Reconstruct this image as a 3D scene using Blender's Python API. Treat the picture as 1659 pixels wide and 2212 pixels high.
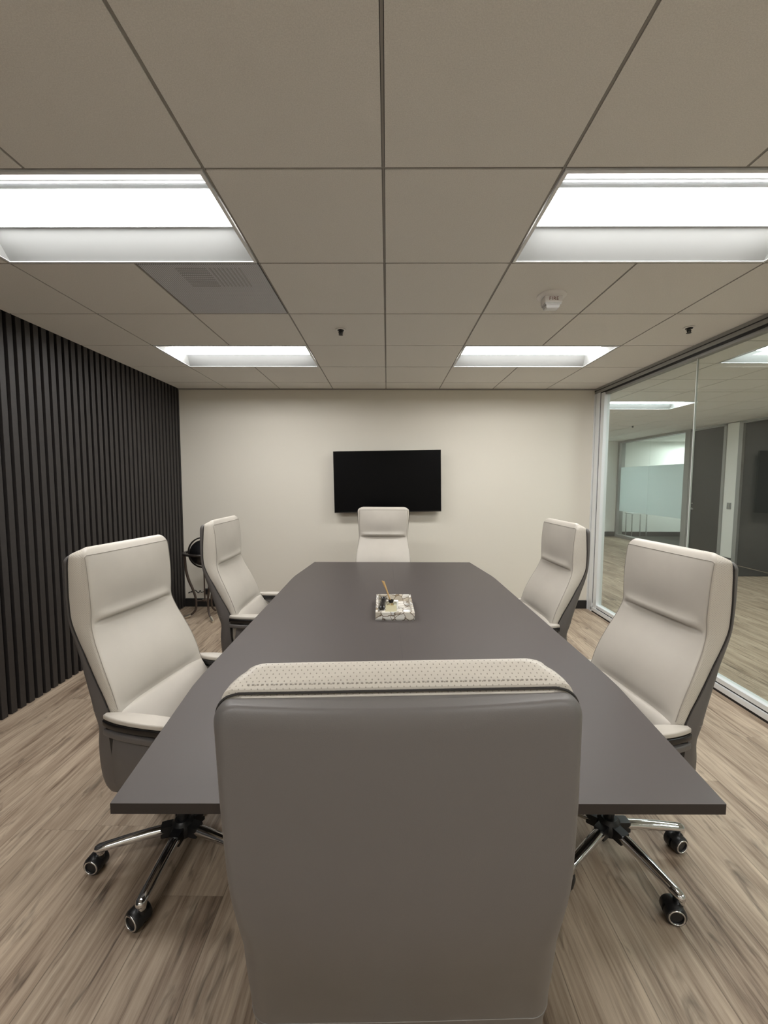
import bpy, bmesh, math, random
import numpy as np
from mathutils import Vector, Matrix

for o in list(bpy.data.objects):
    bpy.data.objects.remove(o)
SC = bpy.context.scene
COL = SC.collection
PI = math.pi

# ------------------------------------------------------------------ camera, world, exposure
cam = bpy.data.objects.new('camera', bpy.data.cameras.new('camera'))
COL.objects.link(cam)
cam.data.sensor_fit = 'HORIZONTAL'
cam.data.sensor_width = 36.0
cam.data.lens = 893.99 * 36.0 / 1659.0
cam.data.clip_start = 0.02
pitch, yaw, roll = 0.0746929, 0.00725953, 0.00305291
fw = Vector((-math.sin(yaw) * math.cos(pitch), math.cos(yaw) * math.cos(pitch), -math.sin(pitch)))
r0 = Vector((math.cos(yaw), math.sin(yaw), 0))
u0 = r0.cross(fw)
rt = r0 * math.cos(roll) + u0 * math.sin(roll)
up = -r0 * math.sin(roll) + u0 * math.cos(roll)
cam.matrix_world = Matrix(((rt.x, up.x, -fw.x, 0), (rt.y, up.y, -fw.y, 0), (rt.z, up.z, -fw.z, 1.5), (0, 0, 0, 1)))
SC.camera = cam

wd = bpy.data.worlds.new('world')
SC.world = wd
wd.use_nodes = True
wd.node_tree.nodes['Background'].inputs[0].default_value = (0.6, 0.65, 0.7, 1)
wd.node_tree.nodes['Background'].inputs[1].default_value = 0.05

vs = SC.view_settings
SC.display_settings.display_device = 'sRGB'
vs.view_transform = 'Standard'
vs.look = 'None'
vs.exposure = 1.72
vs.gamma = 1.0
vs.use_curve_mapping = False
LENS_POWER = 9.0            # troffer diffusers in the meeting room
LENS_COL = (1.0, 0.985, 0.965, 1)
SC.cycles.use_denoising = True
SC.cycles.max_bounces = 12
SC.cycles.diffuse_bounces = 6
SC.cycles.transparent_max_bounces = 16
SC.cycles.sample_clamp_indirect = 8.0

# ------------------------------------------------------------------ materials
MATS = {}


def mat(name, color, rough=0.5, metal=0.0, spec=0.5, bump=None, coat=0.0, emis=None, sheen=0.0, var=None):
    """bump = (scale, strength, distance); var = (scale, amount) brightness mottling"""
    m = bpy.data.materials.new(name)
    m.use_nodes = True
    nt = m.node_tree
    b = nt.nodes['Principled BSDF']
    b.inputs['Base Color'].default_value = (*color, 1)
    b.inputs['Roughness'].default_value = rough
    b.inputs['Metallic'].default_value = metal
    b.inputs['Specular IOR Level'].default_value = spec
    b.inputs['Coat Weight'].default_value = coat
    b.inputs['Sheen Weight'].default_value = sheen
    tc = nt.nodes.new('ShaderNodeTexCoord')
    if bump:
        n = nt.nodes.new('ShaderNodeTexNoise')
        n.inputs['Scale'].default_value = bump[0]
        n.inputs['Detail'].default_value = 4
        nt.links.new(tc.outputs['Object'], n.inputs['Vector'])
        bp = nt.nodes.new('ShaderNodeBump')
        bp.inputs['Strength'].default_value = bump[1]
        bp.inputs['Distance'].default_value = bump[2]
        nt.links.new(n.outputs['Fac'], bp.inputs['Height'])
        nt.links.new(bp.outputs['Normal'], b.inputs['Normal'])
    if var:
        n = nt.nodes.new('ShaderNodeTexNoise')
        n.inputs['Scale'].default_value = var[0]
        n.inputs['Detail'].default_value = 5
        nt.links.new(tc.outputs['Object'], n.inputs['Vector'])
        mp = nt.nodes.new('ShaderNodeMapRange')
        mp.inputs[1].default_value = 0.3
        mp.inputs[2].default_value = 0.7
        mp.inputs[3].default_value = 1 - var[1]
        mp.inputs[4].default_value = 1 + var[1]
        nt.links.new(n.outputs['Fac'], mp.inputs[0])
        hsv = nt.nodes.new('ShaderNodeHueSaturation')
        hsv.inputs['Color'].default_value = (*color, 1)
        nt.links.new(mp.outputs[0], hsv.inputs['Value'])
        nt.links.new(hsv.outputs[0], b.inputs['Base Color'])
    if emis:
        b.inputs['Emission Color'].default_value = emis[0]
        b.inputs['Emission Strength'].default_value = emis[1]
    MATS[name] = m
    return m


mat('wall_paint', (0.73, 0.695, 0.615), 0.75, bump=(260, 0.12, 0.002))
mat('outer_wall_paint', (0.80, 0.80, 0.76), 0.8, bump=(200, 0.1, 0.002))
mat('base_black', (0.012, 0.011, 0.011), 0.5)
mat('tile', (0.80, 0.785, 0.75), 0.95, spec=0.1, bump=(420, 0.35, 0.002), var=(300, 0.07))
mat('grid_bar', (0.30, 0.285, 0.265), 0.7)
mat('plenum', (0.02, 0.02, 0.02), 0.9)
mat('slat', (0.025, 0.0215, 0.0205), 0.55, bump=(160, 0.1, 0.001), var=(30, 0.12))
mat('slat_back', (0.004, 0.0035, 0.0035), 0.9, spec=0.1)
mat('aluminium', (0.82, 0.85, 0.87), 0.4, metal=0.2)
mat('joint_glint', (0.62, 0.65, 0.64), 0.15, spec=0.8)  # pale grey painted in place of the bright reflection along the pane edges
mat('gasket', (0.006, 0.006, 0.007), 0.5)
mat('trim_grey', (0.35, 0.35, 0.34), 0.5, metal=0.3)
mat('door_dark', (0.026, 0.0255, 0.024), 0.6, var=(25, 0.06))
mat('chrome', (0.75, 0.76, 0.78), 0.07, metal=1.0)
mat('steel', (0.55, 0.55, 0.55), 0.25, metal=1.0)
mat('plastic_black', (0.010, 0.010, 0.011), 0.38)
mat('gloss_black', (0.008, 0.007, 0.007), 0.22)
mat('leather_grey', (0.128, 0.118, 0.112), 0.46, bump=(700, 0.16, 0.0008))
mat('leather_cream', (0.55, 0.512, 0.455), 0.42, bump=(600, 0.12, 0.0006), var=(5, 0.05))
mat('thread', (0.34, 0.31, 0.27), 0.6)
mat('seam_grey', (0.20, 0.185, 0.17), 0.6)
mat('piping', (0.030, 0.027, 0.026), 0.5)
mat('laminate', (0.078, 0.067, 0.064), 0.46, spec=0.4, bump=(900, 0.06, 0.0004))
mat('edge_band', (0.026, 0.021, 0.020), 0.5)
mat('tv_screen', (0.0015, 0.0015, 0.002), 0.28, spec=0.12)
mat('white_enamel', (0.80, 0.82, 0.84), 0.45)
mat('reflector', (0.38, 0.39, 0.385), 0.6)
mat('lens', (0.9, 0.9, 0.9), 0.5, emis=(LENS_COL, LENS_POWER))
mat('lens_outer', (0.9, 0.9, 0.9), 0.5, emis=((0.93, 0.98, 1.0, 1), 12.0))
mat('lens_office', (0.9, 0.9, 0.9), 0.5, emis=((0.93, 0.98, 1.0, 1), 30.0))
mat('white_plastic', (0.86, 0.84, 0.82), 0.4)
mat('clear_lens', (0.62, 0.62, 0.62), 0.1, spec=0.8)
mat('red_letter', (0.16, 0.035, 0.03), 0.5)
mat('carpet', (0.045, 0.047, 0.045), 0.95, spec=0.1, bump=(300, 0.5, 0.004), var=(120, 0.2))
mat('card_white', (0.85, 0.86, 0.87), 0.5)
mat('reed', (0.62, 0.42, 0.19), 0.6, var=(80, 0.15))
mat('label_cream', (0.74, 0.70, 0.50), 0.55)
mat('globe_dark', (0.006, 0.006, 0.007), 0.3)
mat('ring_dark', (0.022, 0.018, 0.016), 0.35)
mat('wood_leg', (0.06, 0.042, 0.032), 0.4)
mat('brass', (0.80, 0.76, 0.66), 0.28, metal=0.9)
mat('mat_black', (0.006, 0.006, 0.006), 0.9)


def glass_mat(name, tint, base=0.04):
    m = bpy.data.materials.new(name)
    m.use_nodes = True
    nt = m.node_tree
    nt.nodes.remove(nt.nodes['Principled BSDF'])
    out = nt.nodes['Material Output']
    lw = nt.nodes.new('ShaderNodeLayerWeight')
    lw.inputs[0].default_value = 0.5
    p = nt.nodes.new('ShaderNodeMath'); p.operation = 'POWER'; p.inputs[1].default_value = 5
    nt.links.new(lw.outputs['Facing'], p.inputs[0])
    ma = nt.nodes.new('ShaderNodeMath'); ma.operation = 'MULTIPLY_ADD'
    ma.inputs[1].default_value = 1 - base; ma.inputs[2].default_value = base
    nt.links.new(p.outputs[0], ma.inputs[0])
    tr = nt.nodes.new('ShaderNodeBsdfTransparent'); tr.inputs[0].default_value = (*tint, 1)
    gl = nt.nodes.new('ShaderNodeBsdfGlossy'); gl.inputs['Roughness'].default_value = 0.0
    mx = nt.nodes.new('ShaderNodeMixShader')
    nt.links.new(ma.outputs[0], mx.inputs[0])
    nt.links.new(tr.outputs[0], mx.inputs[1]); nt.links.new(gl.outputs[0], mx.inputs[2])
    nt.links.new(mx.outputs[0], out.inputs['Surface'])
    MATS[name] = m


glass_mat('glass', (0.90, 0.93, 0.91))
glass_mat('glass_bottle', (0.93, 0.93, 0.88), 0.06)


def film_mat():
    m = bpy.data.materials.new('frost_film'); m.use_nodes = True
    nt = m.node_tree
    b = nt.nodes['Principled BSDF']
    b.inputs['Base Color'].default_value = (0.80, 0.865, 0.87, 1)
    b.inputs['Roughness'].default_value = 0.7
    tl = nt.nodes.new('ShaderNodeBsdfTranslucent'); tl.inputs[0].default_value = (0.82, 0.88, 0.885, 1)
    mx = nt.nodes.new('ShaderNodeMixShader'); mx.inputs[0].default_value = 0.6
    nt.links.new(b.outputs[0], mx.inputs[1]); nt.links.new(tl.outputs[0], mx.inputs[2])
    nt.links.new(mx.outputs[0], nt.nodes['Material Output'].inputs['Surface'])
    MATS['frost_film'] = m


film_mat()


def perf_mat(name, base, dot, pitch, rad, rough, spec=0.5):
    """dots punched in a diagonal lattice, laid out by UV in metres"""
    m = bpy.data.materials.new(name); m.use_nodes = True
    nt = m.node_tree
    b = nt.nodes['Principled BSDF']
    b.inputs['Roughness'].default_value = rough
    b.inputs['Specular IOR Level'].default_value = spec
    uv = nt.nodes.new('ShaderNodeUVMap'); uv.uv_map = 'UVMap'
    mp = nt.nodes.new('ShaderNodeMapping')
    mp.inputs['Rotation'].default_value = (0, 0, PI / 4)
    mp.inputs['Scale'].default_value = (1 / pitch, 1 / pitch, 1)
    nt.links.new(uv.outputs[0], mp.inputs[0])
    fr = nt.nodes.new('ShaderNodeVectorMath'); fr.operation = 'FRACTION'
    nt.links.new(mp.outputs[0], fr.inputs[0])
    ds = nt.nodes.new('ShaderNodeVectorMath'); ds.operation = 'DISTANCE'
    sp = nt.nodes.new('ShaderNodeSeparateXYZ'); cb = nt.nodes.new('ShaderNodeCombineXYZ')
    nt.links.new(fr.outputs[0], sp.inputs[0])
    nt.links.new(sp.outputs[0], cb.inputs[0]); nt.links.new(sp.outputs[1], cb.inputs[1])
    nt.links.new(cb.outputs[0], ds.inputs[0]); ds.inputs[1].default_value = (0.5, 0.5, 0)
    st = nt.nodes.new('ShaderNodeMapRange'); st.interpolation_type = 'SMOOTHSTEP'
    st.inputs[1].default_value = rad * 0.7; st.inputs[2].default_value = rad * 1.3
    nt.links.new(ds.outputs['Value'], st.inputs[0])
    mx = nt.nodes.new('ShaderNodeMix'); mx.data_type = 'RGBA'
    mx.inputs[6].default_value = (*dot, 1); mx.inputs[7].default_value = (*base, 1)
    nt.links.new(st.outputs[0], mx.inputs[0])
    nt.links.new(mx.outputs[2], b.inputs['Base Color'])
    bp = nt.nodes.new('ShaderNodeBump'); bp.inputs['Strength'].default_value = 0.5; bp.inputs['Distance'].default_value = 0.0008
    nt.links.new(st.outputs[0], bp.inputs['Height']); nt.links.new(bp.outputs[0], b.inputs['Normal'])
    MATS[name] = m


perf_mat('cream_perforated', (0.60, 0.56, 0.495), (0.33, 0.295, 0.25), 0.0060, 0.145, 0.42)
perf_mat('vent_perforated', (0.66, 0.68, 0.72), (0.10, 0.10, 0.11), 0.0075, 0.24, 0.6, 0.2)


def wood_floor():
    m = bpy.data.materials.new('wood_floor'); m.use_nodes = True
    nt = m.node_tree; L = nt.links
    N = nt.nodes.new
    b = nt.nodes['Principled BSDF']

    def math_(op, a, bb=None):
        n = N('ShaderNodeMath'); n.operation = op
        for i, v in enumerate((a, bb)):
            if v is None: continue
            if isinstance(v, (int, float)): n.inputs[i].default_value = v
            else: L.new(v, n.inputs[i])
        return n.outputs[0]
    W, LEN = 0.2258, 1.5
    tc = N('ShaderNodeTexCoord'); s = N('ShaderNodeSeparateXYZ'); L.new(tc.outputs['Object'], s.inputs[0])
    x = math_('ADD', s.outputs[0], 0.813 + 90 * 0.2258); y = math_('ADD', s.outputs[1], 20.0)
    xi = math_('FLOOR', math_('DIVIDE', x, W))
    wn = N('ShaderNodeTexWhiteNoise'); wn.noise_dimensions = '1D'; L.new(xi, wn.inputs['W'])
    yo = math_('ADD', y, math_('MULTIPLY', wn.outputs['Value'], LEN))
    yi = math_('FLOOR', math_('DIVIDE', yo, LEN))
    cid = N('ShaderNodeCombineXYZ'); L.new(xi, cid.inputs[0]); L.new(yi, cid.inputs[1])
    wn2 = N('ShaderNodeTexWhiteNoise'); wn2.noise_dimensions = '2D'; L.new(cid.outputs[0], wn2.inputs['Vector'])
    # seams
    fx = math_('FRACT', math_('DIVIDE', x, W)); fy = math_('FRACT', math_('DIVIDE', yo, LEN))
    ex = math_('MULTIPLY', math_('MINIMUM', fx, math_('SUBTRACT', 1.0, fx)), W)
    ey = math_('MULTIPLY', math_('MINIMUM', fy, math_('SUBTRACT', 1.0, fy)), LEN)
    seam = N('ShaderNodeMapRange'); seam.inputs[1].default_value = 0.0006; seam.inputs[2].default_value = 0.0022
    L.new(math_('MINIMUM', ex, math_('ADD', ey, 0.0010)), seam.inputs[0])
    # grain coordinates, shifted per plank
    off = N('ShaderNodeVectorMath'); off.operation = 'MULTIPLY_ADD'
    L.new(wn2.outputs['Color'], off.inputs[0]); off.inputs[1].default_value = (9, 13, 5)
    L.new(tc.outputs['Object'], off.inputs[2])

    def noise(sx, sy, detail, rough=0.55, dist=0.0):
        mp = N('ShaderNodeMapping'); mp.inputs['Scale'].default_value = (sx, sy, 1)
        L.new(off.outputs[0], mp.inputs[0])
        n = N('ShaderNodeTexNoise'); n.inputs['Scale'].default_value = 1.0
        n.inputs['Detail'].default_value = detail; n.inputs['Roughness'].default_value = rough
        n.inputs['Distortion'].default_value = dist
        L.new(mp.outputs[0], n.inputs['Vector'])
        return n.outputs['Fac']
    broad = noise(9, 0.9, 3, 0.5, 0.6)
    cath = noise(30, 2.0, 5, 0.62, 1.4)
    fine = noise(95, 3.2, 4, 0.65, 0.3)
    knots = noise(14, 3.0, 3, 0.55, 1.8)
    g = math_('ADD', math_('MULTIPLY', broad, 0.36), math_('ADD', math_('MULTIPLY', cath, 0.40), math_('MULTIPLY', fine, 0.24)))
    cr = N('ShaderNodeValToRGB')
    e = cr.color_ramp.elements
    e[0].position = 0.365; e[0].color = (0.135, 0.092, 0.062, 1)
    e[1].position = 0.64; e[1].color = (0.56, 0.455, 0.345, 1)
    for p, c in ((0.43, (0.275, 0.205, 0.148, 1)), (0.50, (0.385, 0.300, 0.222, 1)), (0.57, (0.475, 0.380, 0.286, 1))):
        n = e.new(p); n.color = c
    L.new(g, cr.inputs[0])
    # darker knots / cathedral patches
    kn = N('ShaderNodeMapRange'); kn.inputs[1].default_value = 0.58; kn.inputs[2].default_value = 0.72
    kn.inputs[3].default_value = 1.0; kn.inputs[4].default_value = 0.54
    L.new(knots, kn.inputs[0])
    tone = N('ShaderNodeMapRange'); tone.inputs[3].default_value = 0.94; tone.inputs[4].default_value = 1.06
    L.new(wn2.outputs['Value'], tone.inputs[0])
    sm = N('ShaderNodeMapRange'); sm.inputs[3].default_value = 0.55; sm.inputs[4].default_value = 1.0
    L.new(seam.outputs[0], sm.inputs[0])
    val = math_('MULTIPLY', math_('MULTIPLY', kn.outputs[0], tone.outputs[0]), sm.outputs[0])
    hsv = N('ShaderNodeHueSaturation'); L.new(cr.outputs[0], hsv.inputs['Color']); L.new(val, hsv.inputs['Value'])
    L.new(hsv.outputs[0], b.inputs['Base Color'])
    b.inputs['Roughness'].default_value = 0.5
    b.inputs['Specular IOR Level'].default_value = 0.35
    bp = N('ShaderNodeBump'); bp.inputs['Strength'].default_value = 0.25; bp.inputs['Distance'].default_value = 0.001
    L.new(math_('ADD', seam.outputs[0], math_('MULTIPLY', fine, 0.4)), bp.inputs['Height'])
    L.new(bp.outputs[0], b.inputs['Normal'])
    MATS['wood_floor'] = m


wood_floor()


def mosaic_mat():
    m = bpy.data.materials.new('mosaic'); m.use_nodes = True
    nt = m.node_tree; L = nt.links; N = nt.nodes.new
    b = nt.nodes['Principled BSDF']
    tc = N('ShaderNodeTexCoord')
    nz = N('ShaderNodeTexNoise'); nz.inputs['Scale'].default_value = 18; L.new(tc.outputs['Object'], nz.inputs[0])
    mx = N('ShaderNodeMix'); mx.data_type = 'VECTOR'; mx.inputs[0].default_value = 0.035
    L.new(tc.outputs['Object'], mx.inputs[4]); L.new(nz.outputs['Color'], mx.inputs[5])
    v = N('ShaderNodeTexVoronoi'); v.inputs['Scale'].default_value = 24; L.new(mx.outputs[1], v.inputs['Vector'])
    ve = N('ShaderNodeTexVoronoi'); ve.feature = 'DISTANCE_TO_EDGE'; ve.inputs['Scale'].default_value = 24
    L.new(mx.outputs[1], ve.inputs['Vector'])
    s = N('ShaderNodeSeparateColor'); L.new(v.outputs['Color'], s.inputs[0])
    cr = N('ShaderNodeValToRGB'); e = cr.color_ramp.elements
    e[0].position = 0; e[0].color = (0.72, 0.68, 0.60, 1); e[1].position = 1; e[1].color = (0.62, 0.58, 0.50, 1)
    for p, c in ((0.3, (0.82, 0.80, 0.75, 1)), (0.55, (0.60, 0.60, 0.58, 1)), (0.75, (0.78, 0.72, 0.62, 1)), (0.88, (0.30, 0.22, 0.13, 1))):
        n = e.new(p); n.color = c
    L.new(s.outputs[0], cr.inputs[0])
    ed = N('ShaderNodeMapRange'); ed.inputs[1].default_value = 0.01; ed.inputs[2].default_value = 0.07
    L.new(ve.outputs['Distance'], ed.inputs[0])
    m2 = N('ShaderNodeMix'); m2.data_type = 'RGBA'; m2.inputs[6].default_value = (0.15, 0.105, 0.065, 1)
    L.new(ed.outputs[0], m2.inputs[0]); L.new(cr.outputs[0], m2.inputs[7])
    L.new(m2.outputs[2], b.inputs['Base Color'])
    b.inputs['Roughness'].default_value = 0.25
    MATS['mosaic'] = m


mosaic_mat()

# ------------------------------------------------------------------ mesh helpers


class MB:
    """collects polygons with a material slot each"""

    def __init__(s):
        s.v = []; s.f = []; s.mi = []; s.uv = {}

    def add(s, vs_, fs, m=0):
        o = len(s.v)
        s.v += [tuple(p) for p in vs_]
        for f in fs:
            s.f.append(tuple(i + o for i in f)); s.mi.append(m)
        return s

    def box(s, x0, x1, y0, y1, z0, z1, m=0, bev=0.0):
        bm = bmesh.new()
        bmesh.ops.create_cube(bm, size=1)
        for v in bm.verts:
            v.co = Vector(((x0 + x1) / 2 + v.co.x * (x1 - x0), (y0 + y1) / 2 + v.co.y * (y1 - y0), (z0 + z1) / 2 + v.co.z * (z1 - z0)))
        if bev > 0:
            bmesh.ops.bevel(bm, geom=bm.edges[:], offset=bev, segments=2, affect='EDGES', profile=0.5)
        return s.frombm(bm, m)

    def frombm(s, bm, m=0):
        bm.verts.ensure_lookup_table(); bm.verts.index_update()
        s.add([v.co[:] for v in bm.verts], [[v.index for v in f.verts] for f in bm.faces], m)
        bm.free()
        return s

    def loft(s, rings, m=0, cap0=True, cap1=True, closed=True, mfun=None):
        o = len(s.v); n = len(rings[0])
        for r in rings: s.v += [tuple(p) for p in r]
        K = n if closed else n - 1
        for i in range(len(rings) - 1):
            for j in range(K):
                a = o + i * n + j; b = o + i * n + (j + 1) % n
                s.f.append((a, b, b + n, a + n)); s.mi.append(mfun(i, j) if mfun else m)
        for ok, ring, base, flip in ((cap0, rings[0], o, True), (cap1, rings[-1], o + (len(rings) - 1) * n, False)):
            if ok:
                c = np.mean(np.array(ring, float), axis=0); ci = len(s.v); s.v.append(tuple(c))
                for j in range(n):
                    a, b = base + j, base + (j + 1) % n
                    s.f.append((b, a, ci) if flip else (a, b, ci)); s.mi.append(mfun(-1, j) if mfun else m)
        return s

    def tube(s, pts, rad, m=0, seg=8, closed=False, flat=None):
        P = [Vector(p) for p in pts]; n = len(P)
        R = rad if hasattr(rad, '__len__') else [rad] * n
        rings = []; nrm = None
        for i in range(n):
            a = P[(i - 1) % n] if (closed or i > 0) else P[i]
            b = P[(i + 1) % n] if (closed or i < n - 1) else P[i]
            t = (b - a).normalized()
            if nrm is None:
                nrm = t.orthogonal().normalized()
            nrm = (nrm - t * nrm.dot(t)).normalized()
            bn = t.cross(nrm)
            rings.append([tuple(P[i] + (nrm * math.cos(q) + bn * math.sin(q)) * R[i]) for q in [2 * PI * k / seg for k in range(seg)]])
        if closed:
            rings.append(rings[0])
            return s.loft(rings, m, False, False)
        return s.loft(rings, m)

    def lathe(s, prof, c=(0, 0, 0), axis='z', seg=24, m=0):
        rings = []
        for r, h in prof:
            ring = []
            for k in range(seg):
                q = 2 * PI * k / seg; a, b = r * math.cos(q), r * math.sin(q)
                if axis == 'z': p = (a, b, h)
                elif axis == 'y': p = (a, h, b)
                else: p = (h, a, b)
                ring.append((p[0] + c[0], p[1] + c[1], p[2] + c[2]))
            rings.append(ring)
        return s.loft(rings, m)

    def prism(s, outline, z0, z1, m=0, bev=0.0):
        o = [Vector((p[0], p[1], 0)) for p in outline]
        cx = sum((p for p in o), Vector()) / len(o)

        def ins(d, z):
            out = []
            n = len(o)
            for i in range(n):
                t = (o[(i + 1) % n] - o[i - 1]).normalized(); nn = Vector((-t.y, t.x, 0))
                q = o[i] + nn * d
                out.append((q.x, q.y, z))
            return out
        if bev > 0:
            k = [0, .3, .7, 1]
            rings = [ins(bev * (1 - math.sin(a * PI / 2)), z0 + bev * (1 - math.cos(a * PI / 2))) for a in k]
            rings += [ins(bev * (1 - math.sin(a * PI / 2)), z1 - bev * (1 - math.cos(a * PI / 2))) for a in k[::-1]]
        else:
            rings = [ins(0, z0), ins(0, z1)]
        return s.loft(rings, m)

    def xf(s, M):
        s.v = [tuple(M @ Vector(p)) for p in s.v]
        return s

    def build(s, name, mats, parent=None, smooth=False, angle=None):
        me = bpy.data.meshes.new(name)
        me.from_pydata(s.v, [], s.f)
        if isinstance(mats, str): mats = [mats]
        for k in mats: me.materials.append(MATS[k])
        me.polygons.foreach_set('material_index', s.mi)
        bm = bmesh.new(); bm.from_mesh(me)
        bmesh.ops.recalc_face_normals(bm, faces=bm.faces[:])
        bm.to_mesh(me); bm.free()
        me.update()
        if smooth or angle:
            me.polygons.foreach_set('use_smooth', [True] * len(me.polygons))
            me.set_sharp_from_angle(angle=math.radians(angle or 50))
        ob = bpy.data.objects.new(name, me)
        COL.objects.link(ob)
        if parent: ob.parent = parent
        return ob


def tag(o, label, cat, group=None, kind=None):
    o['label'] = label; o['category'] = cat
    if group: o['group'] = group
    if kind: o['kind'] = kind
    return o


def empty(name, loc=(0, 0, 0), rz=0.0):
    o = bpy.data.objects.new(name, None)
    o.empty_display_size = 0.1
    COL.objects.link(o); o.location = loc; o.rotation_euler = (0, 0, rz)
    return o


STRUCT_LABEL = {}


def struct(mb, name, mats, label, cat, parent=None, **k):
    o = mb.build(name, mats, parent, **k)
    if parent is None:
        o['kind'] = 'structure'; o['label'] = label; o['category'] = cat
    return o


def copy_tree(o, parent=None):
    c = o.copy(); COL.objects.link(c)
    if parent: c.parent = parent
    for ch in o.children: copy_tree(ch, c)
    return c


def smooth_interp(xs, ys, x):
    """monotone-ish cubic (Catmull-Rom on non uniform stations)"""
    xs = np.array(xs, float); ys = np.array(ys, float)
    m = np.gradient(ys, xs)
    i = int(np.clip(np.searchsorted(xs, x) - 1, 0, len(xs) - 2))
    h = xs[i + 1] - xs[i]; t = (np.clip(x, xs[0], xs[-1]) - xs[i]) / h
    return float((2 * t**3 - 3 * t**2 + 1) * ys[i] + (t**3 - 2 * t**2 + t) * h * m[i] + (-2 * t**3 + 3 * t**2) * ys[i + 1] + (t**3 - t**2) * h * m[i + 1])


# ------------------------------------------------------------------ room shell
T = 0.6096
GX, GY = -0.0167, 1.4815
HC = 2.553
XL, XR, YB, YR = -2.40, 2.40, 4.834, -1.75
HO = 2.59                      # corridor ceiling
XO, YF = 6.30, 11.38           # corridor far side, corridor end
struct(MB().box(XL - 0.2, XO + 3.4, YR - 0.2, YF + 0.2, -0.1, 0.0), 'floor', 'wood_floor', 'brown oak-look plank floor running the length of the room', 'floor')
struct(MB().box(XO + 0.06, XO + 3.3, 8.4, YF, 0.0005, 0.006), 'floor_office', 'carpet', 'dark grey carpet inside the office across the corridor', 'floor')

# ceiling tiles (one mesh) minus the cells taken by troffers and the diffuser
LIGHT_CELLS = [(-3, 0), (1, 0), (-3, 3), (1, 3), (-3, -4), (1, -4)]       # each two cells wide; the last two are added fill lights, unseen
VENT_CELL = (-2, 1)
skip = {(i + k, j) for i, j in LIGHT_CELLS for k in (0, 1)} | {VENT_CELL}
OUT_LIGHT = [(5, 3), (5, 7), (5, -2), (5, 11)]  # the last is added out of sight to brighten the corridor end wall
skip_o = {(i + k, j) for i, j in OUT_LIGHT for k in (0, 1)}


def tile_field(x0, x1, y0, y1, z, skipset):
    mb = MB(); g = 0.0056
    for i in range(math.floor((x0 - GX) / T), math.ceil((x1 - GX) / T)):
        for j in range(math.floor((y0 - GY) / T), math.ceil((y1 - GY) / T)):
            if (i, j) in skipset: continue
            a, b = max(x0, GX + i * T + g), min(x1, GX + (i + 1) * T - g)
            c, d = max(y0, GY + j * T + g), min(y1, GY + (j + 1) * T - g)
            if b - a < 0.004 or d - c < 0.004: continue
            mb.box(a, b, c, d, z, z + 0.015)
    return mb


def grid_field(x0, x1, y0, y1, z, lights):
    """bars cell by cell; no bar across the middle of a two-cell light"""
    mb = MB()
    mid = {(i + 1, j) for i, j in lights}
    for i in range(math.ceil((x0 - GX) / T), math.floor((x1 - GX) / T) + 1):
        x = GX + i * T
        for j in range(math.floor((y0 - GY) / T), math.ceil((y1 - GY) / T)):
            if (i, j) in mid: continue
            mb.box(x - 0.0038, x + 0.0038, max(y0, GY + j * T), min(y1, GY + (j + 1) * T), z + 0.002, z + 0.02)
    for j in range(math.ceil((y0 - GY) / T), math.floor((y1 - GY) / T) + 1):
        y = GY + j * T
        mb.box(x0, x1, y - 0.0035, y + 0.0035, z + 0.0034, z + 0.02)
    return mb


struct(tile_field(XL, XR - 0.02, YR, YB, HC, skip), 'ceiling', 'tile', 'grey mineral fibre ceiling tiles in a square grid', 'ceiling')
gr = grid_field(XL, XR - 0.02, YR, YB, HC, LIGHT_CELLS)
struct(gr, 'trim_1', 'grid_bar', 'dark recessed grid bars between the ceiling tiles', 'ceiling grid')
struct(MB().box(XL - 0.1, XO + 3.4, YR - 0.1, YF + 0.1, HO + 0.2, HO + 0.22), 'ceiling_slab', 'plenum', 'dark slab above the tile grid', 'ceiling')
struct(tile_field(XR + 0.06, XO, YR, YF, HO, skip_o), 'ceiling_corridor', 'tile', 'grey tiled ceiling of the corridor beyond the glass', 'ceiling')
struct(grid_field(XR + 0.06, XO, YR, YF, HO, OUT_LIGHT), 'trim_2', 'grid_bar', 'dark grid bars in the corridor ceiling', 'ceiling grid')
OFF_LIGHT = (XO + 1.35, 10.15)
mb = MB()
ox, oy = OFF_LIGHT
mb.box(XO + 0.06, ox, 8.4, YF, HO, HO + 0.02).box(ox + 2 * T, XO + 3.3, 8.4, YF, HO, HO + 0.02)
mb.box(ox, ox + 2 * T, 8.4, oy, HO, HO + 0.02).box(ox, ox + 2 * T, oy + T, YF, HO, HO + 0.02)
struct(mb, 'ceiling_office', 'tile', 'pale ceiling inside the office across the corridor', 'ceiling')

# walls
struct(MB().box(XL - 0.15, XR + 0.06, YB, YB + 0.12, 0, HO + 0.2), 'wall_back', 'wall_paint', 'warm cream painted end wall behind the television', 'wall')
struct(MB().box(XL - 0.15, XO + 3.4, YR - 0.12, YR, 0, HO + 0.2), 'wall_rear', 'wall_paint', 'cream wall at the near end of the room', 'wall')
struct(MB().box(XL + 0.003, XR - 0.035, YB - 0.014, YB, 0, 0.098, bev=0.002), 'baseboard_back', 'base_black', 'black baseboard along the end wall', 'baseboard')
struct(MB().box(XL, XR, YB - 0.014, YB - 0.0, HC - 0.012, HC + 0.012), 'trim_3', 'grid_bar', 'thin dark angle where ceiling meets end wall', 'trim')

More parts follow.
